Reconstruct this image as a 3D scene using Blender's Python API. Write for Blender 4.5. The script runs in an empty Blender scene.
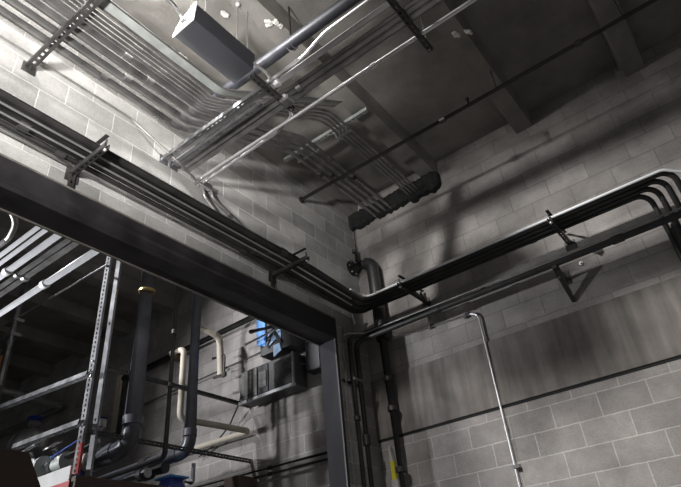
import bpy, bmesh, math, random
from mathutils import Vector as V, Matrix, Quaternion
random.seed(7)
C = bpy.context.scene.collection
PI = math.pi

# ------------------------------------------------------------------ materials
def new_mat(name):
    m = bpy.data.materials.new(name); m.use_nodes = True
    nt = m.node_tree; b = nt.nodes['Principled BSDF']
    return m, nt, b

def simple(name, col, rough=.5, metal=0., var=.25, nscale=9., bump=.0, spec=.5):
    m, nt, b = new_mat(name)
    tc = nt.nodes.new('ShaderNodeTexCoord')
    n = nt.nodes.new('ShaderNodeTexNoise'); n.inputs['Scale'].default_value = nscale
    n.inputs['Detail'].default_value = 6
    nt.links.new(tc.outputs['Object'], n.inputs['Vector'])
    r = nt.nodes.new('ShaderNodeValToRGB')
    r.color_ramp.elements[0].position = .3; r.color_ramp.elements[1].position = .72
    lo = [c*(1-var) for c in col]; hi = [min(1, c*(1+var)) for c in col]
    r.color_ramp.elements[0].color = (*lo, 1); r.color_ramp.elements[1].color = (*hi, 1)
    nt.links.new(n.outputs['Fac'], r.inputs['Fac'])
    nt.links.new(r.outputs['Color'], b.inputs['Base Color'])
    b.inputs['Metallic'].default_value = metal
    b.inputs['Specular IOR Level'].default_value = spec
    mr = nt.nodes.new('ShaderNodeMapRange')
    mr.inputs['To Min'].default_value = max(.05, rough-.1); mr.inputs['To Max'].default_value = min(1, rough+.12)
    nt.links.new(n.outputs['Fac'], mr.inputs['Value']); nt.links.new(mr.outputs['Result'], b.inputs['Roughness'])
    if bump:
        bp = nt.nodes.new('ShaderNodeBump'); bp.inputs['Strength'].default_value = bump; bp.inputs['Distance'].default_value = .01
        nt.links.new(n.outputs['Fac'], bp.inputs['Height']); nt.links.new(bp.outputs['Normal'], b.inputs['Normal'])
    return m

def block_mat(name, axis, base, mortar, u0, v0, var=.2, blotch=.35, mortar_size=.006, bumpd=.5, upper=None):
    """concrete masonry: 0.406 x 0.203 m blocks in running bond, dusty and blotched"""
    m, nt, b = new_mat(name); N = nt.nodes.new; L = nt.links.new
    tc = N('ShaderNodeTexCoord'); sp = N('ShaderNodeSeparateXYZ'); L(tc.outputs['Object'], sp.inputs[0])
    cb = N('ShaderNodeCombineXYZ')
    au = N('ShaderNodeMath'); au.operation = 'SUBTRACT'; au.inputs[1].default_value = u0
    av = N('ShaderNodeMath'); av.operation = 'SUBTRACT'; av.inputs[1].default_value = v0
    L(sp.outputs[axis], au.inputs[0]); L(sp.outputs['Z'], av.inputs[0])
    L(au.outputs[0], cb.inputs[0]); L(av.outputs[0], cb.inputs[1])
    # wobble the joints a little
    nz = N('ShaderNodeTexNoise'); nz.inputs['Scale'].default_value = 14; nz.inputs['Detail'].default_value = 3
    L(tc.outputs['Object'], nz.inputs['Vector'])
    ms = N('ShaderNodeVectorMath'); ms.operation = 'SCALE'; ms.inputs['Scale'].default_value = .010
    sb = N('ShaderNodeVectorMath'); sb.operation = 'SUBTRACT'; sb.inputs[1].default_value = (.5, .5, .5)
    L(nz.outputs['Color'], sb.inputs[0]); L(sb.outputs[0], ms.inputs[0])
    ad = N('ShaderNodeVectorMath'); L(cb.outputs[0], ad.inputs[0]); L(ms.outputs[0], ad.inputs[1])
    br = N('ShaderNodeTexBrick'); br.offset = .5; br.squash = 1
    br.inputs['Scale'].default_value = 1; br.inputs['Brick Width'].default_value = .4064; br.inputs['Row Height'].default_value = .2032
    br.inputs['Mortar Size'].default_value = mortar_size; br.inputs['Mortar Smooth'].default_value = .25; br.inputs['Bias'].default_value = 0
    br.inputs['Color1'].default_value = (*[c*(1-var) for c in base], 1)
    br.inputs['Color2'].default_value = (*[c*(1+var) for c in base], 1)
    br.inputs['Mortar'].default_value = (*mortar, 1)
    L(ad.outputs[0], br.inputs['Vector'])
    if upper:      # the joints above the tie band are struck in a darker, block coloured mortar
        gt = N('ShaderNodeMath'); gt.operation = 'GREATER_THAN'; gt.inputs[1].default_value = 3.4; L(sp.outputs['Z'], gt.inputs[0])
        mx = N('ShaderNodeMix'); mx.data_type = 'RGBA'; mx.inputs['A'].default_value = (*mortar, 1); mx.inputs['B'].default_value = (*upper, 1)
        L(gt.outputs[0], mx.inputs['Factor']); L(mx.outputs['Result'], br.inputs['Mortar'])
    # large blotches + fine grain
    n1 = N('ShaderNodeTexNoise'); n1.inputs['Scale'].default_value = 2.2; n1.inputs['Detail'].default_value = 8; n1.inputs['Roughness'].default_value = .65
    n2 = N('ShaderNodeTexNoise'); n2.inputs['Scale'].default_value = 60; n2.inputs['Detail'].default_value = 4
    L(tc.outputs['Object'], n1.inputs['Vector']); L(tc.outputs['Object'], n2.inputs['Vector'])
    m1 = N('ShaderNodeMapRange'); m1.inputs['From Min'].default_value = .3; m1.inputs['From Max'].default_value = .7
    m1.inputs['To Min'].default_value = 1-blotch; m1.inputs['To Max'].default_value = 1+blotch*.5
    L(n1.outputs['Fac'], m1.inputs['Value'])
    m2 = N('ShaderNodeMapRange'); m2.inputs['From Min'].default_value = .3; m2.inputs['From Max'].default_value = .7
    m2.inputs['To Min'].default_value = .90; m2.inputs['To Max'].default_value = 1.08
    L(n2.outputs['Fac'], m2.inputs['Value'])
    mu = N('ShaderNodeMath'); mu.operation = 'MULTIPLY'; L(m1.outputs[0], mu.inputs[0]); L(m2.outputs[0], mu.inputs[1])
    vm = N('ShaderNodeVectorMath'); vm.operation = 'SCALE'; L(br.outputs['Color'], vm.inputs[0]); L(mu.outputs[0], vm.inputs['Scale'])
    L(vm.outputs[0], b.inputs['Base Color'])
    b.inputs['Roughness'].default_value = .9; b.inputs['Specular IOR Level'].default_value = .15
    h = N('ShaderNodeMath'); h.operation = 'MULTIPLY_ADD'; h.inputs[1].default_value = -1.; L(br.outputs['Fac'], h.inputs[0])
    h2 = N('ShaderNodeMath'); h2.operation = 'MULTIPLY'; h2.inputs[1].default_value = .5; L(n2.outputs['Fac'], h2.inputs[0]); L(h2.outputs[0], h.inputs[2])
    bp = N('ShaderNodeBump'); bp.inputs['Strength'].default_value = bumpd; bp.inputs['Distance'].default_value = .008
    L(h.outputs[0], bp.inputs['Height']); L(bp.outputs['Normal'], b.inputs['Normal'])
    return m

def concrete_mat(name, base, streak=False, blotch=.35, form=False):
    m, nt, b = new_mat(name); N = nt.nodes.new; L = nt.links.new
    tc = N('ShaderNodeTexCoord')
    n1 = N('ShaderNodeTexNoise'); n1.inputs['Scale'].default_value = 1.7; n1.inputs['Detail'].default_value = 9; n1.inputs['Roughness'].default_value = .62
    L(tc.outputs['Object'], n1.inputs['Vector'])
    m1 = N('ShaderNodeMapRange'); m1.inputs['From Min'].default_value = .3; m1.inputs['From Max'].default_value = .7
    m1.inputs['To Min'].default_value = 1-blotch; m1.inputs['To Max'].default_value = 1+blotch*.6
    L(n1.outputs['Fac'], m1.inputs['Value'])
    fac = m1.outputs[0]
    if streak:
        mp = N('ShaderNodeMapping'); mp.inputs['Scale'].default_value = (9, 9, .8); L(tc.outputs['Object'], mp.inputs['Vector'])
        n3 = N('ShaderNodeTexNoise'); n3.inputs['Scale'].default_value = 1.3; n3.inputs['Detail'].default_value = 6
        L(mp.outputs[0], n3.inputs['Vector'])
        m3 = N('ShaderNodeMapRange'); m3.inputs['From Min'].default_value = .3; m3.inputs['From Max'].default_value = .7
        m3.inputs['To Min'].default_value = .68; m3.inputs['To Max'].default_value = 1.2; L(n3.outputs['Fac'], m3.inputs['Value'])
        mu = N('ShaderNodeMath'); mu.operation = 'MULTIPLY'; L(fac, mu.inputs[0]); L(m3.outputs[0], mu.inputs[1]); fac = mu.outputs[0]
    col = N('ShaderNodeRGB'); col.outputs[0].default_value = (*base, 1)
    vm = N('ShaderNodeVectorMath'); vm.operation = 'SCALE'; L(col.outputs[0], vm.inputs[0]); L(fac, vm.inputs['Scale'])
    L(vm.outputs[0], b.inputs['Base Color'])
    b.inputs['Roughness'].default_value = .88; b.inputs['Specular IOR Level'].default_value = .2
    n2 = N('ShaderNodeTexNoise'); n2.inputs['Scale'].default_value = 35; n2.inputs['Detail'].default_value = 5
    L(tc.outputs['Object'], n2.inputs['Vector'])
    bp = N('ShaderNodeBump'); bp.inputs['Strength'].default_value = .35; bp.inputs['Distance'].default_value = .006
    L(n2.outputs['Fac'], bp.inputs['Height']); L(bp.outputs['Normal'], b.inputs['Normal'])
    return m

M = {}
M['block_left'] = block_mat('block_left', 'Y', (.40, .39, .375), (.60, .59, .57), -4.07, 5.015-8*.2032, blotch=.30, mortar_size=.005)
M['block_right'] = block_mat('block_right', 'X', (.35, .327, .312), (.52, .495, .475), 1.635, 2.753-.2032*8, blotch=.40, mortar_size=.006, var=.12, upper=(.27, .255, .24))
M['concrete'] = concrete_mat('concrete', (.27, .255, .235))
M['band'] = concrete_mat('band', (.23, .21, .195), streak=True)
M['floor'] = concrete_mat('floor_concrete', (.3, .29, .28))
M['galv'] = simple('galvanised_conduit', (.36, .35, .345), .30, .85, .3, 7)
M['galv_bright'] = simple('bright_conduit', (.88, .87, .88), .38, .8, .12, 6)
M['galv_pale'] = simple('pale_conduit', (.88, .88, .9), .42, .25, .1, 6)
M['galv_dull'] = simple('dull_conduit', (.42, .41, .40), .42, .8, .3, 8)
M['dark_pipe'] = simple('dark_pipe', (.045, .043, .042), .48, .15, .35, 8)
M['blue_black'] = simple('blue_black_pipe', (.035, .036, .045), .5, 0, .25, 5)
M['black'] = simple('black_paint', (.028, .027, .028), .45, 0, .3, 7)
M['black_pipe'] = simple('black_gloss_pipe', (.085, .087, .10), .32, .1, .25, 5, spec=.6)
M['steel'] = simple('dark_steel', (.036, .033, .036), .5, .25, .4, 4, .15)
M['jamb'] = simple('jamb_steel', (.022, .021, .027), .62, .1, .35, 3, spec=.25)
M['rust'] = simple('dusty_edge', (.16, .145, .13), .8, 0, .3, 12)
M['strut'] = simple('strut_steel', (.34, .34, .35), .4, .85, .25, 9)
M['strut_dark'] = simple('strut_dark', (.075, .072, .07), .5, .5, .35, 9)
M['strut_light'] = simple('strut_pale', (.44, .46, .44), .55, .4, .2, 9)
M['cream'] = simple('cream_jacket', (.46, .41, .34), .6, 0, .12, 5)
M['fixture'] = simple('fixture_grey', (.045, .045, .052), .5, .1, .12, 4)
M['white'] = simple('white_enamel', (.85, .86, .88), .4, 0, .06, 6)
M['foam'] = simple('white_spray', (.72, .70, .66), .95, 0, .15, 20, .5)
M['blue'] = simple('blue_sheet', (.10, .30, .72), .35, 0, .45, 9)
M['blue_dark'] = simple('blue_cap', (.05, .08, .32), .35, 0, .2, 8)
M['paleblue'] = simple('pale_blue_sheet', (.40, .58, .90), .35, 0, .25, 12)
M['yellow'] = simple('yellow_guard', (.75, .66, .05), .5, 0, .1, 8)
M['red'] = simple('red_paint', (.38, .03, .025), .45, 0, .2, 8)
M['brass'] = simple('brass', (.55, .40, .16), .35, .8, .2, 9)
M['brown'] = simple('brown_board', (.090, .060, .048), .7, 0, .15, 3)
M['grille'] = simple('grille_grey', (.13, .125, .12), .6, .2, .4, 30)
M['firestop'] = simple('firestop_and_shadow_black', (.018, .018, .018), .95, 0, .4, 18, .9)
M['white_paint'] = simple('white_painted_steel', (.55, .54, .53), .5, 0, .12, 5)
M['orange'] = simple('amber_cap_and_highlight', (.70, .33, .10), .5, 0, .25, 7)

# ------------------------------------------------------------------ mesh helpers
def frame_of(d):
    d = d.normalized()
    a = V((0, 0, 1)) if abs(d.z) < .9 else V((1, 0, 0))
    s = d.cross(a).normalized(); return s, s.cross(d).normalized()

def fillet(pts, rad, n=7):
    """round the corners of a polyline"""
    P = [V(p) for p in pts]; out = [P[0]]
    for i in range(1, len(P)-1):
        a, b, c = P[i-1], P[i], P[i+1]
        u = (a-b); w = (c-b); lu, lw = u.length, w.length; u.normalize(); w.normalize()
        ang = u.angle(w)
        if ang > PI-.02: out.append(b); continue
        r = rad[i-1] if isinstance(rad, (list, tuple)) else rad
        t = min(r/math.tan(ang/2), lu*.49, lw*.49); r = t*math.tan(ang/2)
        p0 = b+u*t; cen = b+(u+w).normalized()*(r/math.sin(ang/2)); p1 = b+w*t
        va, vb = p0-cen, p1-cen; tot = va.angle(vb); ax = va.cross(vb).normalized()
        for k in range(n+1): out.append(cen+Quaternion(ax, tot*k/n) @ va)
    out.append(P[-1]); return out

class MB:
    def __init__(s): s.bm = bmesh.new(); s.smooth = False
    def tube(s, pts, r, seg=12, cap=True):
        P = [V(p) for p in pts]; R = r if isinstance(r, (list, tuple)) else [r]*len(P)
        n = len(P); s.smooth = True
        T = [(P[min(i+1, n-1)]-P[max(i-1, 0)]).normalized() for i in range(n)]
        a, b = frame_of(T[0]); rings = []
        for i in range(n):
            if i:
                q = T[i-1].rotation_difference(T[i]); a = (q @ a); a = (a-T[i]*a.dot(T[i])).normalized(); b = T[i].cross(a)
            rings.append([s.bm.verts.new(P[i]+(a*math.cos(2*PI*k/seg)+b*math.sin(2*PI*k/seg))*R[i]) for k in range(seg)])
        for i in range(n-1):
            for k in range(seg):
                s.bm.faces.new((rings[i][k], rings[i][(k+1) % seg], rings[i+1][(k+1) % seg], rings[i+1][k]))
        if cap:
            s.bm.faces.new(list(reversed(rings[0]))); s.bm.faces.new(rings[-1])
        return s
    def box(s, lo, hi, bev=0):
        x0, y0, z0 = lo; x1, y1, z1 = hi
        return s.hexa([(x0,y0,z0),(x1,y0,z0),(x1,y1,z0),(x0,y1,z0)], [(x0,y0,z1),(x1,y0,z1),(x1,y1,z1),(x0,y1,z1)])
    def hexa(s, bot, top):
        a = [s.bm.verts.new(p) for p in bot]; b = [s.bm.verts.new(p) for p in top]; n = len(a)
        s.bm.faces.new(list(reversed(a))); s.bm.faces.new(b)
        for k in range(n): s.bm.faces.new((a[k], a[(k+1) % n], b[(k+1) % n], b[k]))
        return s
    def bar(s, p0, p1, w, h, up=(0, 0, 1)):
        p0, p1 = V(p0), V(p1); d = (p1-p0).normalized(); u = V(up); u = (u-d*u.dot(d)).normalized(); sd = d.cross(u)
        q = [sd*(-w/2)+u*(-h/2), sd*(w/2)+u*(-h/2), sd*(w/2)+u*(h/2), sd*(-w/2)+u*(h/2)]
        return s.hexa([p0+v for v in q], [p1+v for v in q])
    def quad(s, a, b, c, d):
        s.bm.faces.new([s.bm.verts.new(V(p)) for p in (a, b, c, d)]); return s
    def strut(s, p0, p1, face, w=.041, h=.041, pitch=.050, sl=.028, sw=.014, t=.0025):
        """U channel: slotted web looking along `face`, two side walls behind it (all of real thickness)"""
        p0, p1, f = V(p0), V(p1), V(face); d = (p1-p0); L = d.length; d.normalize()
        f = (f-d*f.dot(d)).normalized(); sd = d.cross(f)
        def slab(u0, u1, w0, w1, d0, d1):
            q = [p0+d*u+sd*ww+f*dd for u in (u0, u1) for ww in (w0, w1) for dd in (d0, d1)]
            a = [q[0], q[2], q[3], q[1]]; b = [q[4], q[6], q[7], q[5]]
            s.hexa(a, b)
        n = max(1, int(L/pitch)); pt = L/n
        slab(0, L, -w/2, -sw/2, -t, 0); slab(0, L, sw/2, w/2, -t, 0)
        for i in range(n+1):
            u0 = max(0, i*pt-(pt-sl)/2); u1 = min(L, i*pt+(pt-sl)/2)
            slab(u0, u1, -sw/2, sw/2, -t, 0)
        slab(0, L, -w/2, -w/2+t, -h, -t); slab(0, L, w/2-t, w/2, -h, -t)
        slab(0, L, -w/2+t, -w/2+t+.007, -h, -h+t); slab(0, L, w/2-t-.007, w/2-t, -h, -h+t)
        return s
    def ball(s, c, r, sc=(1, 1, 1), seg=12):
        m = Matrix.Translation(V(c)) @ Matrix.Diagonal((r*sc[0], r*sc[1], r*sc[2], 1))
        bmesh.ops.create_uvsphere(s.bm, u_segments=seg, v_segments=seg//2+2, radius=1, matrix=m); s.smooth = True; return s
    def build(s, name, mat, parent=None, bevel=0, origin=None):
        me = bpy.data.meshes.new(name)
        bmesh.ops.recalc_face_normals(s.bm, faces=s.bm.faces[:])
        o = bpy.data.objects.new(name, me); C.objects.link(o)
        if origin is not None:
            bmesh.ops.translate(s.bm, verts=s.bm.verts[:], vec=-V(origin)); o.location = origin
        s.bm.to_mesh(me); s.bm.free()
        me.materials.append(M[mat] if isinstance(mat, str) else mat)
        if s.smooth:
            for p in me.polygons: p.use_smooth = True
            try: me.set_sharp_from_angle(angle=math.radians(40))
            except Exception: pass
        if bevel:
            bv = o.modifiers.new('bevel', 'BEVEL'); bv.width = bevel; bv.segments = 2; bv.limit_method = 'ANGLE'
        if parent is not None: o.parent = parent
        return o

def tag(o, label, cat, group=None):
    o['label'] = label; o['category'] = cat
    if group: o['group'] = group
    return o
def thing(name, label, cat, group=None):
    o = bpy.data.objects.new(name, None); o.empty_display_size = .1; C.objects.link(o)
    return tag(o, label, cat, group)
def struct(o): o['kind'] = 'structure'; return o
def collar(root, p, d, r, mat, L=.05, name='coupling'):
    p, d = V(p), V(d).normalized()
    return MB().tube([p-d*L/2, p-d*L/2*.98, p+d*L/2*.98, p+d*L/2], [r*.95, r, r, r*.95], 14).build(name, mat, root)
def pipe(name, pts, r, mat, label, cat='conduit', group=None, rad=.12, couplings=(), cmat=None, seg=12, clen=None):
    P = fillet(pts, rad) if len(pts) > 2 else [V(p) for p in pts]
    o = tag(MB().tube(P, r, seg).build(name, mat), label, cat, group)
    for (c, d) in couplings: collar(o, c, d, r*1.22+.002, cmat or mat, clen or max(.045, r*1.6))
    return o

# ------------------------------------------------------------------ the setting
ZC = 5.93            # underside of the joists
ZS = 6.13            # underside of the slab between them
XR, YB, XL = 7.0, -8.0, -9.5
struct(MB().box((XL, YB, -.2), (XR, .25, 0)).build('floor', 'floor'))
ceil_ = struct(MB().box((XL-.2, YB, ZS), (XR, .25, ZS+.2)).build('ceiling', 'concrete'))
for k in range(-9, 6):
    xr = 1.31+1.21*k                      # right edge of the joist's underside
    if xr+.1 > XR: break
    w, fl = .185, .03
    b0 = [(xr-w, YB, ZC), (xr, YB, ZC), (xr+fl, YB, ZS), (xr-w-fl, YB, ZS)]
    b1 = [(x, 0, z) for x, y, z in b0]
    j = MB().hexa(b0, b1).build('joist', 'concrete', ceil_)
    struct(j)
struct(MB().box((XL, 0, 0), (XR, .25, ZS)).build('wall_right', 'block_right'))
wl = MB()
wl.box((-.2, YB, 4.25), (0, 0, ZS)); wl.box((-.2, -.60, 0), (0, 0, 4.25)); 
struct(wl.build('wall_left', 'block_left'))
struct(MB().box((XL-.2, YB, 0), (XL, 0, ZS)).build('wall_far', 'block_right'))
# cast concrete tie band in the right wall, a hair proud of the blocks
struct(MB().box((.001, -.016, 3.062), (XR, .02, 3.70)).build('trim_1', 'band', bevel=.003))
struct(MB().box((.001, -.004, 3.036), (XR, .02, 3.062)).build('trim_2', 'firestop'))  # black strip painted in for the shadow line under the band

# steel frame of the wide opening
fr = thing('opening_frame', 'dark steel frame lining the wide opening, long lintel and right hand jamb', 'frame')
lt = MB()
lt.box((.0, YB, 4.075), (.022, -.598, 4.262)); lt.box((-.205, YB, 4.032), (.022, -.598, 4.075)); lt.box((-.205, YB, 4.075), (-.19, -.598, 4.25))
lt.build('lintel', 'steel', fr, .004)
MB().box((-.208, YB, 4.018), (-.196, -.62, 4.05)).build('flange', 'rust', fr)
MB().box((-.005, YB, 4.262), (.026, -.598, 4.276)).build('ledge', 'rust', fr)
MB().box((-.205, -.625, 0), (.010, -.60, 4.032)).build('jamb', 'jamb', fr, .003)
MB().box((.0, -.632, 0), (.016, -.592, 4.262)).build('jamb_edge', 'black', fr)

# ------------------------------------------------------------------ conduit bundle on the walls (upper rack)
bund = [(.305, -.463, .035, .025, 3.50, 'big dark conduit, outermost of the wall rack bundle, running round the corner'),
        (.225, -.392, .035, .025, 3.42, 'big dark conduit, second from the outside in the wall rack bundle'),
        (.145, -.322, .035, .025, 3.34, 'big dark conduit, third from the outside in the wall rack bundle'),
        (.078, -.254, .024, .024, 3.26, 'slimmer dark conduit closest to the wall in the wall rack bundle')]
for i, (x, y, r, r2, xe, lab) in enumerate(bund):
    z, z2 = 4.443+r, 4.402+r2
    P = [V((x, -7.6, z)), V((x, -1.55, z))]+fillet([(x, -1.2, z-.01), (x, y, z2), (xe, y, z2), (xe+.02, (-.155, -.125, -.085, -.045)[i], 4.10), (xe+.02, (-.155, -.125, -.085, -.045)[i], .4)], [.13, .12, .2])
    o = tag(MB().tube(P, [r if q.y < -.75 and q.x < .5 else (r2 if q.x > .6 else r2+(r-r2)*min(1, max(0, (.55-q.x)/.3))) for q in P], 16).build('conduit', 'dark_pipe'), lab, 'conduit', 'conduits of the wall rack bundle')
    for c, d, rr in (((x, -4.75+.3*i, z), (0, 1, 0), r), ((x, -1.75-.1*i, z), (0, 1, 0), r), ((1.3+.3*i, y, z2), (1, 0, 0), r2)):
        collar(o, c, d, rr*1.12+.002, 'dark_pipe', .07)
# thin white tube added as the highlight on the right rack's outer top edge
pipe('conduit', [(.36, -.75, 4.44), (.385, -.50, 4.425), (.55, -.515, 4.418), (3.44, -.515, 4.418), (3.60, -.44, 4.34), (3.62, -.15, 4.10), (3.62, -.15, .4)], .013, 'white',
     'thin white tube for the highlight along the outer edge of the right wall rack', 'conduit', None, .10)
# thin bright tubes added as highlight lines between the left bundle's conduits
pipe('conduit', [(.265, -7.6, 4.449), (.265, -1.5, 4.449), (.265, -.62, 4.415)], .009, 'galv_bright', 'thin bright tube added as highlight between the big conduits of the left wall rack, outer one', 'conduit', 'highlight tubes on the left wall rack')
pipe('conduit', [(.185, -7.6, 4.449), (.185, -1.5, 4.449), (.185, -.50, 4.412)], .009, 'galv_bright', 'thin bright tube added as highlight between the big conduits of the left wall rack, inner one', 'conduit', 'highlight tubes on the left wall rack')
pipe('conduit', [(.035, -7.6, 4.445), (.035, -.42, 4.445)], .010, 'galv', 'thin pale tube hugging the blocks beneath the left wall rack', 'conduit')

def rack_bracket(p, out, n, label, leg, leg2=None):
    """slotted arm standing out from the wall at p along `out`, with straps and a foot"""
    t = thing('rack_bracket', label, 'bracket', 'slotted brackets under the upper rack')
    p, out = V(p), V(out); side = V((0, 0, 1)).cross(out)
    MB().strut(p, p+out*n, (0, 0, -1)).build('arm', 'strut_dark', t)
    if leg: MB().strut(p+out*.021+V((0, 0, .02)), p+out*.021+V((0, 0, -leg)), out).build('leg', 'strut_dark', t)
    MB().box(*[tuple(sorted((a, b))[i] for a, b in zip(p+side*.05+V((0, 0, -.06)), p-side*.05+out*.008+V((0, 0, .05)))) for i in (0, 1)]).build('wall_plate', 'strut_dark', t)
    e = p+out*(n-.02)
    MB().tube([e+V((0, 0, -.015)), e+V((0, 0, .09))], .008, 8).build('bolt', 'galv', t)
    MB().ball(e+V((0, 0, -.006)), .014).build('nut', 'galv_bright', t)
    MB().bar(p+out*.03+V((0, 0, .135)), e+V((0, 0, .135)), .03, .006).build('strap', 'strut_dark', t)
    return t
rack_bracket((0, -3.70, 4.402), (1, 0, 0), .43, 'slotted bracket under the left wall rack, near the frame edge', .16)
rack_bracket((0, -1.575, 4.402), (1, 0, 0), .47, 'slotted bracket under the left wall rack, closer to the corner', .165)
rb = rack_bracket((.84, 0, 4.360), (0, -1, 0), .56, 'forked bracket under the right wall rack, close to the corner', 0)
MB().bar((.86, -.03, 4.34), (.93, -.28, 4.345), .018, .03).build('brace', 'strut_dark', rb)
rack_bracket((2.465, 0, 4.360), (0, -1, 0), .56, 'slotted bracket under the right wall rack, far from the corner', 0)

# two tubes dropping from the crossing pair down the left wall onto the bundle
cb = thing('pull_box', 'small bright pull box where the pair of tubes meets the left wall', 'box')
MB().box((.012, -2.60, 4.965), (.075, -2.44, 5.02)).build('housing', 'galv', cb, .006)
MB().box((.02, -2.58, 4.958), (.068, -2.46, 4.966)).build('cover', 'galv_bright', cb)
for s_ in (-.055, .055): MB().ball((.044, -2.52+s_, 4.955), .008).build('screw', 'galv', cb)
pipe('conduit', [(.05, -2.57, 4.985), (.045, -2.50, 4.86), (.045, -2.14, 4.60), (.11, -1.9, 4.55), (.11, -.45, 4.54)], .019, 'galv_dull',
     'tube sloping down the left wall from the fitting, left one of two', 'conduit', 'tubes sloping down the left wall', .12)
pipe('conduit', [(.05, -2.47, 4.985), (.045, -2.40, 4.90), (.045, -1.98, 4.74), (.045, -1.70, 4.70), (.045, -.36, 4.60), (.045, -.26, 4.3)], .019, 'galv_dull',
     'tube sloping down the left wall from the fitting, right one of two', 'conduit', 'tubes sloping down the left wall', .12,
     [((.045, -2.18, 4.815), (0, .42, -.16)), ((.045, -.9, 4.643), (0, 1.34, -.1))], 'galv')
# thin rod line high on the left wall that ducks under the ceiling pack
rod = pipe('conduit', [(.02, -7.6, 5.262), (.02, -3.32, 5.262), (.115, -2.84, 4.99), (.05, -2.60, 4.985)], .010, 'galv_dull',
     'thin dark tube straight along the bright upper left wall', 'conduit', None, .2)

# ------------------------------------------------------------------ pack crossing under the ceiling from the left wall
PK = 'conduits of the pack crossing under the ceiling'
XE = 6.9
def slot_rail(y, x1, label):
    t = thing('strut_rail', label, 'strut rail', 'slotted rails of the ceiling pack')
    MB().strut((0, y, 5.03), (x1, y, 5.03), (0, 0, -1)).build('channel', 'strut', t)
    MB().box((0, y-.04, 5.0), (.008, y+.04, 5.09)).build('wall_plate', 'strut', t)
    return t
slot_rail(-2.948, 1.27, 'slotted rail from the left wall, left edge of the ceiling pack')
slot_rail(-2.838, 1.10, 'slotted rail from the left wall, in the middle of the ceiling pack')
pipe('conduit', [(0, -2.893, 5.075), (XE, -2.893, 5.075)], .024, 'galv_bright', 'brightest straight conduit of the ceiling pack, between the slotted rails', 'conduit', PK,
     couplings=[((1.32, -2.893, 5.075), (1, 0, 0))])
pipe('conduit', [(1.2, -2.925, 5.12), (1.62, -2.925, 5.12), (1.86, -2.965, 5.15), (XE, -2.965, 5.15)], .012, 'galv_bright', 'slim bright conduit with a slight bend along the ceiling pack', 'conduit', PK, .4,
     [((1.25, -2.925, 5.12), (1, 0, 0))])
pipe('conduit', [(0, -2.795, 5.068), (XE, -2.795, 5.068)], .014, 'galv', 'thin conduit in the middle of the ceiling pack', 'conduit', PK, couplings=[((1.23, -2.795, 5.068), (1, 0, 0)), ((2.9, -2.795, 5.068), (1, 0, 0))])
pipe('conduit', [(0, -2.748, 5.078), (XE, -2.748, 5.078)], .026, 'galv_dull', 'dull grey conduit, second from the right in the ceiling pack', 'conduit', PK, couplings=[((1.42, -2.748, 5.078), (1, 0, 0))])
pipe('conduit', [(0, -2.688, 5.080), (XE, -2.688, 5.080)], .027, 'galv_dull', 'dull grey conduit, right edge of the ceiling pack', 'conduit', PK, couplings=[((1.30, -2.688, 5.080), (1, 0, 0))])
pipe('conduit', [(.05, -2.555, 5.01), (.05, -2.555, 5.05), (XE, -2.525, 5.05)], .016, 'galv_bright', 'long bright conduit alone beside the ceiling pack', 'conduit', None, .03, [((2.0, -2.546, 5.05), (1, 0, 0))])
pipe('conduit', [(.05, -2.497, 5.01), (.05, -2.497, 5.055), (.95, -2.510, 5.06), (1.17, -2.56, 5.06), (1.27, -2.70, 5.03), (1.30, -2.80, 5.03)], .014, 'galv_bright',
     'short bright tube curving from the lone conduit up to the ceiling pack', 'conduit', None, .12)
jb = tag(MB().box((1.24, -2.79, 5.0), (1.33, -2.70, 5.04)).build('junction_box', 'galv_dull', bevel=.004), 'small grey junction box under the ceiling pack', 'junction box')
MB().box((1.25, -2.78, 4.994), (1.32, -2.71, 5.001)).build('lid', 'galv', jb)
# cross struts hung under the pack
def cross_strut(x, y0, y1, label, mat='strut_dark', z=5.018):
    t = thing('cross_strut', label, 'strut', 'cross struts under the ceiling pack')
    MB().strut((x, y0, z), (x, y1, z), (0, 0, -1)).build('channel', mat, t)
    for y in ((y0+.03, y1-.03) if x > 2 else ()):
        MB().tube([(x, y, z-.02), (x, y, ZC if 1.15 < x < 1.31 else ZS)], .005, 6).build('hanger_rod', 'galv_dull', t)
        MB().ball((x, y, z-.006), .012).build('nut', 'galv', t)
    for y, r in ((-2.893, .03), (-2.718, .05), (-2.535, .03)):
        if y0 < y-r and y+r < y1: MB().bar((x, y-r, z+.09), (x, y+r, z+.09), .03, .005).build('strap', mat, t)
    return t
cross_strut(2.41, -3.20, -2.385, 'dark slotted strut across the ceiling pack, at the top edge of the photo')
cross_strut(1.245, -3.10, -2.63, 'short strut across the ceiling pack beside the hanging fixture')
# big dark pipe above the pack
bp_ = pipe('pipe', [(.35, -2.80, 5.60), (.50, -2.80, 5.60), (XE, -2.72, 5.60)], .052, 'blue_black', 'thick dark pipe running above the ceiling pack', 'pipe', None, .2)
cl = MB().tube([(1.36, -2.775, 5.60), (1.41, -2.775, 5.60)], .060, 16).build('clamp', 'white_paint', bp_)
MB().bar((1.385, -2.775, 5.655), (1.385, -2.775, ZS), .02, .006, (1, 0, 0)).build('hanger', 'strut_dark', bp_)
collar(bp_, (2.2, -2.765, 5.6), (1, 0, 0), .058, 'black', .06)

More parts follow.
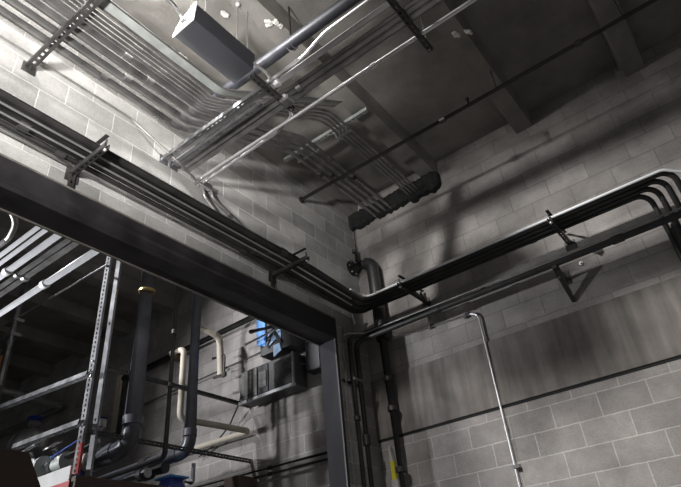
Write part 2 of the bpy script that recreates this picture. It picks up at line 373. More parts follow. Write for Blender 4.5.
# ------------------------------------------------------------------ fixture hanging from the joists
fx = thing('hanging_fixture', 'long dark grey metal fixture hanging on rods beside the ceiling pack', 'light fixture')
y0, y1 = -3.60, -2.985
prof = [(.925, 5.285), (1.150, 5.285), (1.172, 5.455), (1.00, 5.455)]
MB().hexa([(x, y0, z) for x, z in prof], [(x, y1, z) for x, z in prof]).build('hood', 'fixture', fx, .008)
pe = [(.918, 5.278), (1.155, 5.278), (1.178, 5.462), (1.145, 5.47), (1.06, 5.415), (.99, 5.385)]
MB().hexa([(x, y0-.012, z) for x, z in pe], [(x, y0-.001, z) for x, z in pe]).build('end_plate', 'white', fx)
MB().box((1.03, y0-.035, 5.33), (1.075, y0-.012, 5.37)).build('socket', 'black', fx)
for (x, y) in ((1.06, -3.52), (1.15, -3.50), (1.165, -3.18), (1.168, -3.07)):
    MB().tube([(x, y, 5.45), (x, y, ZC if x > 1.155 else ZS)], .006, 8).build('hanger_rod', 'white_paint', fx)
MB().ball((1.165, -3.18, ZC-.01), .02).build('anchor', 'white_paint', fx)
MB().tube([(1.15, -2.99, 5.36), (1.21, -2.90, 5.28), (1.26, -2.84, 5.10)], .014, 8).build('stem', 'galv_dull', fx)
pipe('cable', [(1.05, -3.62, 5.35), (1.05, -3.72, 5.44), (.98, -3.90, 5.52), (.78, -4.1, 5.55), (.60, -4.4, 5.56), (.5, -5.4, 5.56)], .014, 'dark_pipe', 'grey cable swinging from the end of the hanging fixture', 'cable', None, .15)

# ------------------------------------------------------------------ conduit bundle high along the left wall and under the ceiling
order = ['lowest', 'second from below', 'third from below', 'fourth from below', 'fifth from below', 'sixth from below', 'seventh from below', 'topmost']
spec = [(.270, .034), (.388, .034), (.495, .034), (.580, .028), (.636, .013), (.675, .013), (.714, .013), (.753, .013)]
ends = [.395, .475, .555, .635, .93, .975, 1.02, 1.065]
for i, (xs, r) in enumerate(spec):
    zs = 5.176+r; yb = -3.03
    xe = ends[i]; ze = 5.762 if i < 4 else 5.775
    y2 = -1.66-.02*i if i < 4 else -1.78-.02*(i-4)
    re = r if i >= 4 else .022
    a = (xs, -7.6, zs); b = (xs, yb, zs); c = (xe, y2, ze); d = (xe, -.02, ze)
    P = fillet([a, b, c, d], [.40, .45], 9)
    o = tag(MB().tube(P, [r+(re-r)*min(1, max(0, (q.y-yb)/(y2-yb))) for q in P], 14).build('conduit', 'galv'),
            '%s, %s of the bundle under the ceiling, bending past the pack' % ('thick grey conduit' if i < 4 else 'slim grey conduit', order[i]), 'conduit', 'conduits of the ceiling bundle')
    collar(o, (xs, -3.75+.13*(i % 3), zs), (0, 1, 0), r*1.06+.002, 'galv', .06)
    if i < 4: collar(o, (xe, -1.15+.1*i, ze), (0, 1, 0), re*1.2+.002, 'dark_pipe', .05)
wt = thing('wireway', 'flat grey wireway along the top edge of the ceiling bundle', 'wireway')
W_ = fillet([(.84, -7.6, 5.20), (.84, -3.04, 5.20), (1.02, -2.55, 5.42), (1.22, -1.9, 5.70)], .25, 6)
for k, (dx, dz) in enumerate(((-.045, -.0), (.045, .0))):
    MB().tube([q+V((dx, 0, dz)) for q in W_], .008, 8).build('edge', 'galv', wt)
mbw = MB()
for q0, q1 in zip(W_[:-1], W_[1:]):
    e = V((.042, 0, 0)); n_ = V((0, 0, .005))
    mbw.hexa([q0-e, q0+e, q0+e+n_, q0-e+n_], [q1-e, q1+e, q1+e+n_, q1-e+n_])
mbw.build('tray', 'strut_light', wt)
st = thing('strut_brace', 'dark slotted strut crossing below the conduits at the top left corner', 'strut')
MB().strut((0, -4.181, 5.145), (1.6, -4.181, 5.145), (0, 0, -1), w=.062, h=.03, pitch=.055, sl=.03, sw=.018).build('channel', 'strut_dark', st)
MB().box((0, -4.23, 5.10), (.008, -4.13, 5.19)).build('foot_plate', 'strut_dark', st)
for xs, r in spec[:4]: MB().ball((xs+.055, -4.181, 5.152), .011).build('bolt', 'galv', st)
for x in (1.0, 1.5): MB().tube([(x, -4.181, 5.15), (x, -4.181, ZS if x < 1.1 else ZS)], .006, 6).build('hanger_rod', 'galv_dull', st)
st2 = thing('strut_hanger', 'pale slotted strut on the ceiling holding the bent conduits', 'strut')
MB().strut((.17, -1.50, 5.86), (1.31, -1.50, 5.86), (0, 0, -1)).build('channel', 'strut_light', st2)
for x in ends:
    MB().bar((x-.028, -1.50, 5.735), (x+.028, -1.50, 5.735), .03, .004, (0, 0, 1)).build('clamp', 'strut_light', st2)
    MB().box((x-.034, -1.515, 5.733), (x-.028, -1.485, 5.82)).build('clamp_leg', 'strut_light', st2)
for x in (.25, 1.23): MB().tube([(x, -1.5, 5.85), (x, -1.5, ZC if x > 1.155 else ZS)], .006, 6).build('hanger_rod', 'galv_dull', st2)
MB().box((.87, -1.525, 5.80), (.93, -1.475, 5.83)).build('spacer', 'strut_light', st2)
# black firestop packed round the conduits where they pass through the right wall
fs = MB()
prev = 0
x = .005
rows = []
while x < 1.33:
    rows.append((x, 5.735+random.uniform(-.03, .02)-.02*(x > .9), -.085-random.uniform(0, .045))); x += .035
rows.append((1.33, 5.78, -.08))
va = [[fs.bm.verts.new(p) for p in ((x, 0, z), (x, y*.7, z+.005), (x, y, z+.05), (x, y, 5.925), (x, 0, 5.925))] for x, z, y in rows]
for a, b in zip(va[:-1], va[1:]):
    for k in range(5): fs.bm.faces.new((a[k], a[(k+1) % 5], b[(k+1) % 5], b[k]))
fs.bm.faces.new(va[0]); fs.bm.faces.new(list(reversed(va[-1])))
tag(fs.build('firestop', 'firestop'), 'black lumpy firestop along the ceiling corner where conduits enter the wall', 'firestop')

# ------------------------------------------------------------------ sprinkler line
sp = tag(MB().tube([(0, -1.05, 5.66), (XE, -1.05, 5.66)], .021, 12).build('sprinkler_pipe', 'dark_pipe'), 'thin dark sprinkler pipe crossing under the ceiling joists', 'pipe')
for x in (2.20, 4.6):
    h = MB().tube([(x, -1.05, 5.66), (x, -1.05, 5.74), (x, -1.05, 5.745), (x, -1.05, 5.77)], [.016, .016, .024, .008], 10).build('sprinkler_head', 'dark_pipe', sp)
for x in (1.90, 3.3, 5.0):
    collar(sp, (x, -1.05, 5.66), (1, 0, 0), .030, 'dark_pipe', .06)
for x in (2.5, 3.7): MB().tube([(x, -1.05, 5.67), (x, -1.05, ZC)], .006, 6).build('hanger_rod', 'dark_pipe', sp)
collar(sp, (.012, -1.05, 5.66), (1, 0, 0), .04, 'dark_pipe', .02, 'wall_flange')

# ------------------------------------------------------------------ white sprayed residue on the concrete
def foam(c, n, sx, sy, sz, label):
    m = MB(); p = V(c)
    for i in range(n*3):
        r = random.uniform(.008, .020)
        m.ball(p, r, (1, random.uniform(.8, 1.3), .7), 8)
        q = p+V((random.uniform(-1, 1)*sx, random.uniform(-1, 1)*sy, random.uniform(-1, 1)*sz)).normalized()*r*.9
        for k in range(3):
            if abs(q[k]-c[k]) > 2.2*(sx, sy, sz)[k]+.002: q[k] = p[k]
        p = q
    tag(m.build('foam_residue', 'foam'), label, 'residue', 'white residue on the concrete')
foam((1.225, -2.86, 5.925), 16, .035, .04, .004, 'white residue on the first joist above the thick dark pipe')
foam((2.45, -1.63, 5.925), 10, .012, .06, .004, 'white streak on the second joist, left one of two')
foam((2.545, -1.62, 5.925), 9, .010, .06, .004, 'white streak on the second joist, right one of two')
foam((.90, -3.07, ZS-.008), 12, .05, .03, .004, 'white residue on the slab behind the hanging fixture')
foam((.06, -3.80, ZS-.008), 40, .05, .16, .004, 'white residue spread over the slab left of the hanging fixture')
foam((.28, -3.00, ZS-.008), 40, .03, .16, .004, 'ragged white seam along the slab between conduits and hanging fixture')

# ------------------------------------------------------------------ corner: stand pipe
sp_ = thing('standpipe', 'black insulated pipe with elbow coming from the left wall and dropping down the corner', 'pipe')
P = fillet([(.02, -.14, 5.10), (.295, -.135, 5.09), (.300, -.13, 4.06)], .11, 8)
MB().tube(P, .072, 18).build('insulated_bend', 'black', sp_)
MB().tube([(.300, -.13, 4.06), (.290, -.115, .1)], .046, 14).build('riser', 'black', sp_)
MB().tube([(.002, -.14, 5.11), (.03, -.14, 5.11)], .10, 20).build('flange', 'strut_dark', sp_)
for k in range(6):
    a = k*PI/3; MB().ball((.034, -.14+.082*math.cos(a), 5.11+.082*math.sin(a)), .013).build('bolt', 'galv', sp_)
MB().tube([(.10, -.16, 5.16), (.10, -.16, 5.30), (.085, -.16, 5.30), (.085, -.16, 5.33)], [.018, .018, .03, .03], 10).build('valve', 'strut_dark', sp_)
MB().ball((.235, -.225, 5.10), .020).build('drain_plug', 'galv', sp_)
for z in (3.62, 3.30, 2.70): collar(sp_, (.297, -.125, z), (0, 0, 1), .053, 'dark_pipe', .05)
tag(MB().tube(fillet([(.05, -.06, 5.90), (.05, -.06, 5.2), (.09, -.12, 5.18)], .03), .012, 8).build('drain_tube', 'strut_dark'), 'thin tube dropping down the wall corner to the standpipe elbow', 'pipe')
yg = tag(MB().hexa([(.135, -.055, 2.2), (.205, -.055, 2.2), (.205, -.015, 2.2), (.135, -.015, 2.2)], [(.140, -.055, 2.82), (.180, -.055, 2.82), (.180, -.015, 2.82), (.140, -.015, 2.82)]).build('yellow_guard', 'yellow', bevel=.004),
         'yellow plastic strip standing beside the corner pipe', 'guard')
MB().hexa([(.139, -.057, 2.82), (.180, -.057, 2.82), (.180, -.013, 2.82), (.139, -.013, 2.82)], [(.143, -.052, 2.97), (.155, -.052, 2.97), (.155, -.018, 2.97), (.143, -.018, 2.97)]).build('tip', 'white_paint', yg)
MB().box((.134, -.058, 2.2), (.207, -.012, 2.64)).build('white_base', 'white_paint', yg)

# ------------------------------------------------------------------ lower rack on the right wall, turning down at the corner
pipe('pipe', [(.075, -.33, .1), (.075, -.33, 4.06), (.25, -.30, 4.075), (1.05, -.30, 4.078), (6.8, -.30, 4.09)], .030, 'black',
     'dark pipe of the lower right wall rack, dropping down the left wall by the corner', 'pipe', 'pipes of the lower rack', .10, [((1.07, -.30, 4.078), (1, 0, 0)), ((.075, -.33, 3.0), (0, 0, 1)), ((2.9, -.30, 4.083), (1, 0, 0))], seg=16, clen=.10)
pipe('pipe', [(.065, -.44, .1), (.065, -.44, 4.10), (.25, -.238, 4.115), (6.8, -.238, 4.12)], .027, 'dark_pipe',
     'second dark pipe of the lower rack, closer to the right wall', 'pipe', 'pipes of the lower rack', .10, [((1.6, -.238, 4.117), (1, 0, 0)), ((.065, -.44, 3.2), (0, 0, 1))], seg=16)
pipe('conduit', [(.030, -.52, .1), (.030, -.52, 4.12), (.20, -.345, 4.112), (6.8, -.338, 4.118)], .009, 'galv_dull',
     'thin tube lying on top of the lower right wall rack', 'conduit', None, .08)
tag(MB().bar((.16, -.26, 4.128), (1.02, -.26, 4.128), .16, .03).build('cover_plate', 'dark_pipe', bevel=.005), 'flat dark cover over the lower rack next to the corner', 'cover')
def lower_bracket(x, label, knee):
    t = thing('knee_bracket', label, 'bracket', 'knee brackets of the lower rack')
    MB().bar((x, 0, 4.03), (x, -.35, 4.03), .04, .03).build('arm', 'strut_dark', t)
    if knee:
        MB().hexa([(x-.028, -.30, 4.03), (x+.028, -.30, 4.03), (x+.016, -.012, 3.79), (x-.016, -.012, 3.79)],
                  [(x-.028, -.27, 4.07), (x+.028, -.27, 4.07), (x+.016, .0, 3.83), (x-.016, .0, 3.83)]).build('knee_brace', 'black', t)
        MB().ball((x, -.022, 3.815), .013).build('bolt', 'galv', t); MB().ball((x-.01, -.315, 4.03), .012).build('bolt', 'galv', t)
        MB().ball((x-.005, -.23, 3.97), .010).build('bolt', 'galv', t)
    MB().box((x-.04, -.008, 3.98), (x+.04, 0, 4.12)).build('wall_plate', 'strut_dark', t)
    return t
lower_bracket(2.325, 'black knee brace bolted beneath the lower right wall rack', True)
ab = tag(MB().tube([(2.50, .0, 4.135), (2.50, -.02, 4.135), (2.50, -.02, 4.135), (2.50, -.035, 4.135)], [.018, .018, .010, .010], 10).build('anchor_bolt', 'galv'), 'round anchor bolt in the wall right of the black knee brace', 'bolt')
# thin conduit stepping down the right wall
tc_ = pipe('conduit', [(.36, -.028, 4.085), (1.40, -.028, 4.035), (1.40, -.028, .1)], .0105, 'galv_bright', 'thin bright conduit bending straight down the right wall', 'conduit', None, .09,
     [((1.40, -.028, 2.85), (0, 0, 1))])
for (x, z) in ((.84, 4.055), (1.26, 4.026)):
    MB().box((x-.012, -.045, z-.015), (x+.012, 0, z+.045)).build('clip', 'galv', tc_)
MB().box((1.38, -.045, 2.50), (1.445, 0, 2.53)).build('clip', 'galv', tc_)
# strap holding the verticals by the corner
vs = thing('pipe_strap', 'small strap across the vertical pipes by the corner', 'strap')
MB().box((.0, -.56, 3.58), (.012, -.26, 3.605)).build('rail', 'strut_dark', vs)
for y in (-.50, -.385, -.28): MB().ball((.11 if y > -.5 else .05, y, 3.592), .012).build('bolt', 'galv', vs)
MB().box((.105, -.50, 3.58), (.122, -.275, 3.605)).build('band', 'strut', vs)
hb = tag(MB().box((0, -.475, 4.05), (.03, -.45, 4.20)).build('wall_hook', 'galv'), 'small bright hook on the left wall below the rack corner', 'hook')
tag(MB().ball((3.385, -.165, 3.72), .022).build('end_cap', 'orange'), 'small amber cap on the downpipes at the right edge', 'cap')

# ------------------------------------------------------------------ the room beyond the opening
XK = -1.84
rk = thing('pipe_rack', 'slotted steel strut frame carrying the black pipes beyond the opening', 'rack')
MB().strut((XK, -2.262, 2.84), (XK, -2.262, ZC), (.55, -1, 0), w=.05, pitch=.05).build('post', 'strut', rk)
MB().strut((XK, -2.135, 2.84), (XK, -2.135, ZC), (.55, -1, 0), w=.045, pitch=.8).build('post', 'strut', rk)
MB().strut((XK, -2.13, 3.915), (XK, 0, 3.915), (1, 0, 0)).build('rail', 'strut_dark', rk)
MB().strut((XK, -2.20, 3.24), (XK, 0, 3.24), (1, 0, 0)).build('rail', 'strut_dark', rk)
MB().strut((XK, -2.29, 3.755), (-5.2, -2.29, 3.99), (0, -.25, -1), w=.05, h=.055).build('arm', 'strut', rk)
MB().strut((XK, -2.29, 3.275), (-3.05, -2.29, 3.315), (0, -.25, -1), w=.05, h=.055).build('arm', 'strut', rk)
for z in (3.755, 3.275, 3.915): MB().ball((XK+.03, -2.27, z), .014).build('bolt', 'galv', rk)
MB().strut((XK, -2.262, 2.84), (XK, -2.262, 3.12), (.55, -1.02, 0), w=.056, pitch=.05).build('post_foot', 'red', rk)

def stack(name, x, y, r, z_el, xleft, zend, mat, label, bands, cut=ZC):
    """vertical pipe dropping to an elbow and running off to the left"""
    t = thing(name, label, 'pipe', 'black pipes rising through the rack')
    MB().tube(fillet([(x, y, cut), (x, y, z_el), (xleft, y, zend)], r*1.9, 10), r, 20).build('run', mat, t)
    for (p, d, L, rr, mt) in bands: collar(t, p, d, rr, mt, L, 'coupling')
    return t
r1 = .094
stack('black_pipe', XK, -1.72, r1, 3.16, -3.9, 3.13, 'black_pipe', 'widest black pipe rising through the rack, beside the slotted posts',
      [((XK-.27, -1.72, 3.158), (1, 0, 0), .10, r1*1.13, 'black_pipe'), ((XK-.48, -1.72, 3.158), (1, 0, 0), .06, r1*1.10, 'black_pipe'), ((XK-.66, -1.72, 3.158), (1, 0, 0), .07, r1*1.22, 'cream'),
       ((XK-.76, -1.72, 3.158), (1, 0, 0), .07, r1*1.40, 'blue_dark'), ((XK-.86, -1.72, 3.158), (1, 0, 0), .05, r1*1.5, 'strut'), ((XK, -1.72, 4.93), (0, 0, 1), .02, r1*1.06, 'brass'), ((XK, -1.72, 3.42), (0, 0, 1), .09, r1*1.1, 'black_pipe')])
r2 = .072
stack('black_pipe', XK, -.975, r2, 3.23, -3.6, 3.20, 'black_pipe', 'second black pipe rising right of the widest one, with bluish sheen',
      [((XK-.20, -.975, 3.23), (1, 0, 0), .09, r2*1.14, 'black_pipe'), ((XK-.42, -.975, 3.227), (1, 0, 0), .10, r2*1.14, 'black_pipe'), ((XK-.75, -.975, 3.22), (1, 0, 0), .12, r2*1.2, 'dark_pipe'), ((XK, -.975, 3.42), (0, 0, 1), .08, r2*1.1, 'black_pipe')])
stack('black_pipe', XK, -1.29, .028, 3.12, -3.2, 3.10, 'dark_pipe', 'thin dark pipe rising between the two black pipes', [((XK, -1.29, 3.9), (0, 0, 1), .05, .036, 'dark_pipe'), ((XK, -1.29, 4.55), (0, 0, 1), .05, .036, 'dark_pipe')])
pipe('pipe', [(XK, -1.02, 2.9), (XK, -.90, 2.9), (XK, -.90, 3.10)], .022, 'strut', 'thin grey tube standing under the second black pipe', 'pipe', None, .03)
pipe('pipe', [(-2.0, -1.15, 3.06), (-3.3, -1.15, 3.06)], .060, 'dark_pipe', 'dark pipe lying on the platform behind the black elbows', 'pipe', 'pipes lying on the platform', couplings=[((-2.3, -1.15, 3.06), (1, 0, 0))], seg=16)
pipe('pipe', [(-1.95, -1.40, 2.97), (-2.9, -1.40, 2.97)], .050, 'strut', 'pale grey pipe stub lying at the front of the platform', 'pipe', 'pipes lying on the platform', couplings=[((-2.05, -1.40, 2.97), (1, 0, 0))], cmat='black', seg=16)
# platform under the pipes
pl = thing('equipment_platform', 'raised platform below the black pipes with dark and white edge beams', 'platform')
MB().box((XK-.07, -2.255, 2.72), (XK+.02, -.05, 2.83)).build('front_beam', 'brown', pl, .004)
MB().box((XK-2.6, -2.275, 2.78), (XK-.06, -2.255, 2.93)).build('side_beam', 'white_paint', pl, .004)
MB().box((XK-2.6, -2.255, 2.80), (XK-.07, -.05, 2.84)).build('deck', 'dark_pipe', pl)
MB().box((XK-.50, -2.285, 2.70), (XK-.03, -2.275, 2.79)).build('red_strip', 'red', pl)
MB().box((XK+.02, -2.0, 2.66), (XK+.03, -1.0, 2.725)).build('kick_strip', 'cream', pl)
for x in (XK-.1, XK-2.5):
    for y in (-2.2, -.12): MB().box((x-.04, y-.04, 0), (x+.04, y+.04, 2.80)).build('leg', 'red', pl)
bl = tag(MB().hexa([(XK-.30, -1.16, 2.84), (XK-.05, -1.16, 2.84), (XK-.05, -.93, 2.84), (XK-.30, -.93, 2.84)], [(XK-.26, -1.12, 2.955), (XK-.09, -1.12, 2.955), (XK-.09, -.97, 2.955), (XK-.26, -.97, 2.955)]).build('blue_tub', 'blue_dark', bevel=.006), 'small blue tub on the platform beneath the second black pipe', 'tub')
MB().box((XK-.31, -1.17, 2.952), (XK-.04, -.92, 2.97)).build('lid', 'blue', bl)
# valves and dome left of the rack
vd = thing('strainer_tank', 'round silver vessel with blue cap left of the rack', 'tank')
def on(x, y, z): return V((x, y, z))
MB().ball((-4.15, -1.60, 3.74), .20, (1.15, 1, .95), 20).build('shell', 'galv_dull', vd)
MB().tube([(-4.33, -1.6, 3.72), (-4.42, -1.6, 3.72)], [.19, .16], 20).build('ring', 'strut_light', vd)
MB().tube([(-4.15, -1.6, 3.92), (-4.15, -1.6, 4.0)], .075, 14).build('neck', 'galv', vd)
MB().tube([(-4.15, -1.6, 4.0), (-4.15, -1.6, 4.06)], .085, 14).build('cap', 'blue_dark', vd)
MB().tube([(-4.15, -1.6, 3.55), (-4.15, -1.6, 2.84)], .06, 12).build('pedestal', 'dark_pipe', vd)
pipe('pipe', [(-4.1, -1.78, 3.40), (-3.3, -1.74, 3.17)], .085, 'dark_pipe', 'short dark pipe joining the silver vessel to the widest black pipe', 'pipe', None)
def gate_valve(c, s, label):
    t = thing('gate_valve', label, 'valve', 'valves left of the rack')
    c = V(c)
    MB().tube([c+V((-.13*s, 0, 0)), c+V((-.10*s, 0, 0)), c+V((-.10*s, 0, 0)), c+V((.10*s, 0, 0)), c+V((.10*s, 0, 0)), c+V((.13*s, 0, 0))], [.10*s, .10*s, .07*s, .07*s, .10*s, .10*s], 16).build('body', 'strut_light', t)
    MB().tube([c, c+V((0, -.10*s, .14*s))], [.06*s, .03*s], 12).build('bonnet', 'galv_dull', t)
    q = c+V((0, -.12*s, .17*s)); nrm = V((0, -.58, .81)); a, b = frame_of(nrm)
    MB().tube([q+(a*math.cos(2*PI*k/16)+b*math.sin(2*PI*k/16))*.09*s for k in range(17)], .012*s, 6).build('handwheel', 'galv', t)
    for k in range(3):
        v = a*math.cos(k*PI/3)+b*math.sin(k*PI/3); MB().tube([q-v*.09*s, q+v*.09*s], .008*s, 6).build('spoke', 'galv', t)
    for k in range(6):
        v = V((0, math.cos(k*PI/3), math.sin(k*PI/3)))*.085*s
        MB().ball(c+V((-.14*s, 0, 0))+v, .012*s).build('bolt', 'galv', t)
    return t
gate_valve((-2.55, -2.02, 3.10), 1.0, 'grey gate valve on the platform, nearest the slotted post')
gate_valve((-2.95, -2.05, 3.12), 1.15, 'grey gate valve on the platform, furthest left by the brown board')
pipe('pipe', [(-2.0, -2.02, 3.16), (-3.6, -2.06, 3.10)], .040, 'galv_dull', 'grey pipe threaded through the valves on the platform', 'pipe')
lv = tag(MB().bar((-2.10, -2.10, 3.24), (-2.60, -2.10, 3.17), .022, .014).build('lever_handle', 'blue_dark', bevel=.004), 'long blue lever handle behind the slotted post', 'handle')
MB().ball((-2.60, -2.10, 3.17), .014).build('grip', 'blue', lv)
gg = tag(MB().tube([(-1.98, -1.98, 3.12), (-1.98, -1.98, 3.34), (-1.98, -1.98, 3.345), (-1.98, -1.98, 3.42)], [.02, .02, .045, .045], 12).build('pressure_gauge', 'galv'), 'small gauge standing right behind the slotted post foot', 'gauge')
MB().tube([(-1.98, -1.98, 3.42), (-1.98, -1.98, 3.435)], .05, 14).build('rim', 'blue_dark', gg)
# dark brown board/crate in front at the bottom left corner
br_ = tag(MB().hexa([(-1.0, -4.6, 2.2), (-.9, -4.6, 2.2), (-.9, -2.86, 2.2), (-1.0, -2.86, 2.2)], [(-1.0, -4.6, 2.69), (-.9, -4.6, 2.69), (-.9, -3.165, 2.705), (-1.0, -3.165, 2.705)]).build('brown_panel', 'brown', bevel=.004),
          'dark brown board with a slanted edge, bottom left corner', 'board')
MB().box((-1.01, -4.4, 0), (-.95, -4.3, 2.2)).build('leg', 'brown', br_); MB().box((-1.01, -3.1, 0), (-.95, -3.0, 2.2)).build('leg', 'brown', br_)
# left post, its warm highlight painted on as a short amber segment
lp = thing('support_post', 'grey strut post with a painted amber highlight at the left edge beyond the opening', 'post')
MB().strut((-3.85, -2.26, 4.75), (-3.85, -2.26, ZC), (.5, -1, 0), w=.06).build('upper_channel', 'strut', lp)
MB().box((-3.90, -2.30, 0), (-3.80, -2.22, 4.75)).build('lower_post', 'strut_dark', lp)
MB().box((-3.91, -2.31, 4.2), (-3.83, -2.21, 4.62)).build('amber_highlight', 'orange', lp)
MB().tube([(-3.72, -2.30, 4.2), (-3.72, -2.30, 5.4)], .018, 8).build('side_tube', 'galv', lp)
for z in (4.85, 5.05): MB().box((-3.95, -2.33, z), (-3.70, -2.20, z+.04)).build('clamp', 'strut', lp)

# bright conduits high on the left beyond the opening
LC = 'bright conduits high on the left beyond the opening'
lst = [(-2.865, .036, 'galv_pale', 'thick bright conduit, rightmost of the row beyond the opening', -9),
       (-3.06, .030, 'galv_dull', 'dull brown grey conduit, right one of the dull pair beyond the opening', -9),
       (-3.135, .026, 'galv_dull', 'dull brown grey conduit, left one of the dull pair beyond the opening', -9),
       (-3.235, .034, 'galv_pale', 'thick bright conduit left of the dull pair beyond the opening', -9),
       (-3.350, .022, 'galv_pale', 'slim bright conduit beyond the opening, fourth thick line from the right', -9),
       (-3.415, .022, 'galv_pale', 'slim bright conduit beyond the opening, left of its slim twin', -9)]
for (y, r, mt, lab, xe) in lst:
    pipe('conduit', [(-.45, y, 5.3), (-.62, y, 4.60), (xe, y, 4.60)] if r < .0 else [(-.25, y, 4.60), (xe, y, 4.60)], r, mt, lab, 'conduit', LC, .15, [((-1.9, y, 4.60), (1, 0, 0))])
pipe('conduit', [(-9, -3.50, 4.60), (-1.35, -3.50, 4.60), (-1.20, -3.53, 4.68), (-1.15, -3.75, 4.85), (-1.15, -4.6, 5.0)], .026, 'galv_dull', 'dull conduit curling back behind the lintel at the left', 'conduit', LC, .14)
pipe('conduit', [(-9, -3.62, 4.60), (-1.42, -3.62, 4.60), (-1.28, -3.66, 4.68), (-1.25, -3.85, 4.85), (-1.25, -4.6, 5.0)], .028, 'galv_bright', 'bright conduit curling back behind the lintel at the far left', 'conduit', LC, .14)
pipe('conduit', [(XK, -2.27, 5.06), (-3.80, -2.26, 5.13)], .012, 'galv_bright', 'thin bright rod from the slotted post to the post with the amber highlight', 'rod')

# ------------------------------------------------------------------ on the back wall beyond the opening
pipe('conduit', [(-4.6, -.05, 4.51), (-.25, -.05, 4.60)], .014, 'galv', 'thin bright conduit along the back wall above the unit heater', 'conduit', None, couplings=[((-2.3, -.05, 4.557), (1, 0, .02))])
pipe('pipe', [(-4.6, -.10, 5.07), (-.25, -.10, 5.12)], .050, 'black', 'dark pipe high along the back wall beyond the opening', 'pipe', None, couplings=[((-3.35, -.10, 5.085), (1, 0, .01))], cmat='brass')
pipe('pipe', [(-4.6, -.06, 3.13), (-.25, -.06, 3.07)], .020, 'dark_pipe', 'dark pipe low on the back wall, upper one of two', 'pipe', 'low pipes on the back wall', couplings=[((-1.5, -.06, 3.088), (1, 0, 0))])
pipe('pipe', [(-4.6, -.06, 3.06), (-.25, -.06, 3.00)], .017, 'black', 'dark pipe low on the back wall, lower one of two', 'pipe', 'low pipes on the back wall', couplings=[((-1.5, -.06, 3.018), (1, 0, 0))])
CP = 'cream jacketed pipes by the back wall'
pipe('pipe', [(-2.22, -1.02, 4.47), (-1.98, -1.02, 4.46), (-1.975, -1.02, 3.60), (-1.78, -.09, 3.57), (-3.6, -.09, 3.60)], .037, 'cream', 'cream jacketed pipe dropping beside the black pipe then bending along the back wall', 'pipe', CP, .075, seg=16)
pipe('pipe', [(-2.12, -.75, 4.90), (-2.12, -.33, 4.88), (-2.10, -.31, 4.33)], .046, 'cream', 'cream jacketed elbow hanging by the back wall left of the blue casing', 'pipe', CP, .11, seg=16)
pipe('pipe', [(-9, -.12, 5.08), (-6.35, -.12, 5.075), (-6.2, -.9, 5.075), (-6.2, -2.0, 5.1)], .05, 'strut_light', 'grey pipe with a bend in the dark far left of the back wall', 'pipe', None, .08)
cbd = tag(MB().box((-4.70, -.16, 4.22), (-4.60, -.10, 5.12)).build('cable_channel', 'cream'), 'narrow upright pale channel with slots on the back wall behind the rack', 'channel')
MB().strut((-4.55, -.13, 4.15), (-4.55, -.13, 5.12), (0, -1, 0), w=.06).build('slotted_strip', 'strut_dark', cbd); MB().box((-4.60, -.12, 4.15), (-4.53, -.0, 4.2)).build('bracket', 'strut_dark', cbd)
# unit heater
uh = thing('unit_heater', 'dark louvred unit heater hung on the back wall beyond the opening', 'heater')
hx0, hx1, hy0, hy1, hz0, hz1 = -1.755, -.865, -.30, -.06, 3.865, 4.265
MB().box((hx0, hy0+.02, hz0), (hx1, hy1, hz1)).build('casing', 'black', uh, .006)
MB().box((hx0+.02, hy0, hz0+.03), (hx0+.29, hy0+.02, hz1-.02)).build('left_panel', 'grille', uh, .004)
MB().box((hx0+.31, hy0+.005, hz0+.03), (hx0+.47, hy0+.02, hz1-.02)).build('fan_panel', 'steel', uh)
gr = MB()
for k in range(14):
    z = hz0+.045+k*.0235; gr.hexa([(hx0+.56, hy0-.004, z), (hx1-.03, hy0-.004, z), (hx1-.03, hy0+.02, z+.010), (hx0+.56, hy0+.02, z+.010)], [(hx0+.56, hy0-.004, z+.003), (hx1-.03, hy0-.004, z+.003), (hx1-.03, hy0+.02, z+.013), (hx0+.56, hy0+.02, z+.013)])
gr.build('louvres', 'grille', uh)
MB().box((hx0-.01, hy0-.012, hz0-.02), (hx1+.01, hy0+.02, hz0+.015)).build('bottom_lip', 'strut', uh)
MB().box((hx1-.022, hy0-.01, hz0), (hx1, hy0+.015, hz1)).build('edge_trim', 'strut', uh)
MB().box((hx0+.05, hy0-.004, hz0+.05), (hx0+.26, hy0, hz0+.075)).build('hinge_strip', 'strut_dark', uh)
for x in (hx0+.12, hx1-.12): MB().box((x-.015, -.10, hz1), (x+.015, -.0, hz1+.05)).build('hanger', 'strut_dark', uh)
MB().box((hx0+.33, hy0-.006, hz0+.10), (hx0+.45, hy0+.005, hz0+.30)).build('motor_plate', 'grille', uh)
pipe('cable', [(-1.72, -.28, 4.20), (-1.85, -.20, 3.95), (-2.15, -.10, 3.72), (-2.45, -.08, 3.55), (-2.75, -.05, 3.48)], .010, 'black', 'thin dark cable drooping left from the unit heater', 'cable', None, .3)
pipe('cable', [(-1.02, -.25, 4.42), (-.98, -.20, 4.22), (-.84, -.14, 4.13), (-.72, -.12, 4.12), (-.64, -.12, 4.19)], .009, 'strut_dark', 'dark cable looping from the blue casing to the black box', 'cable', None, .1)
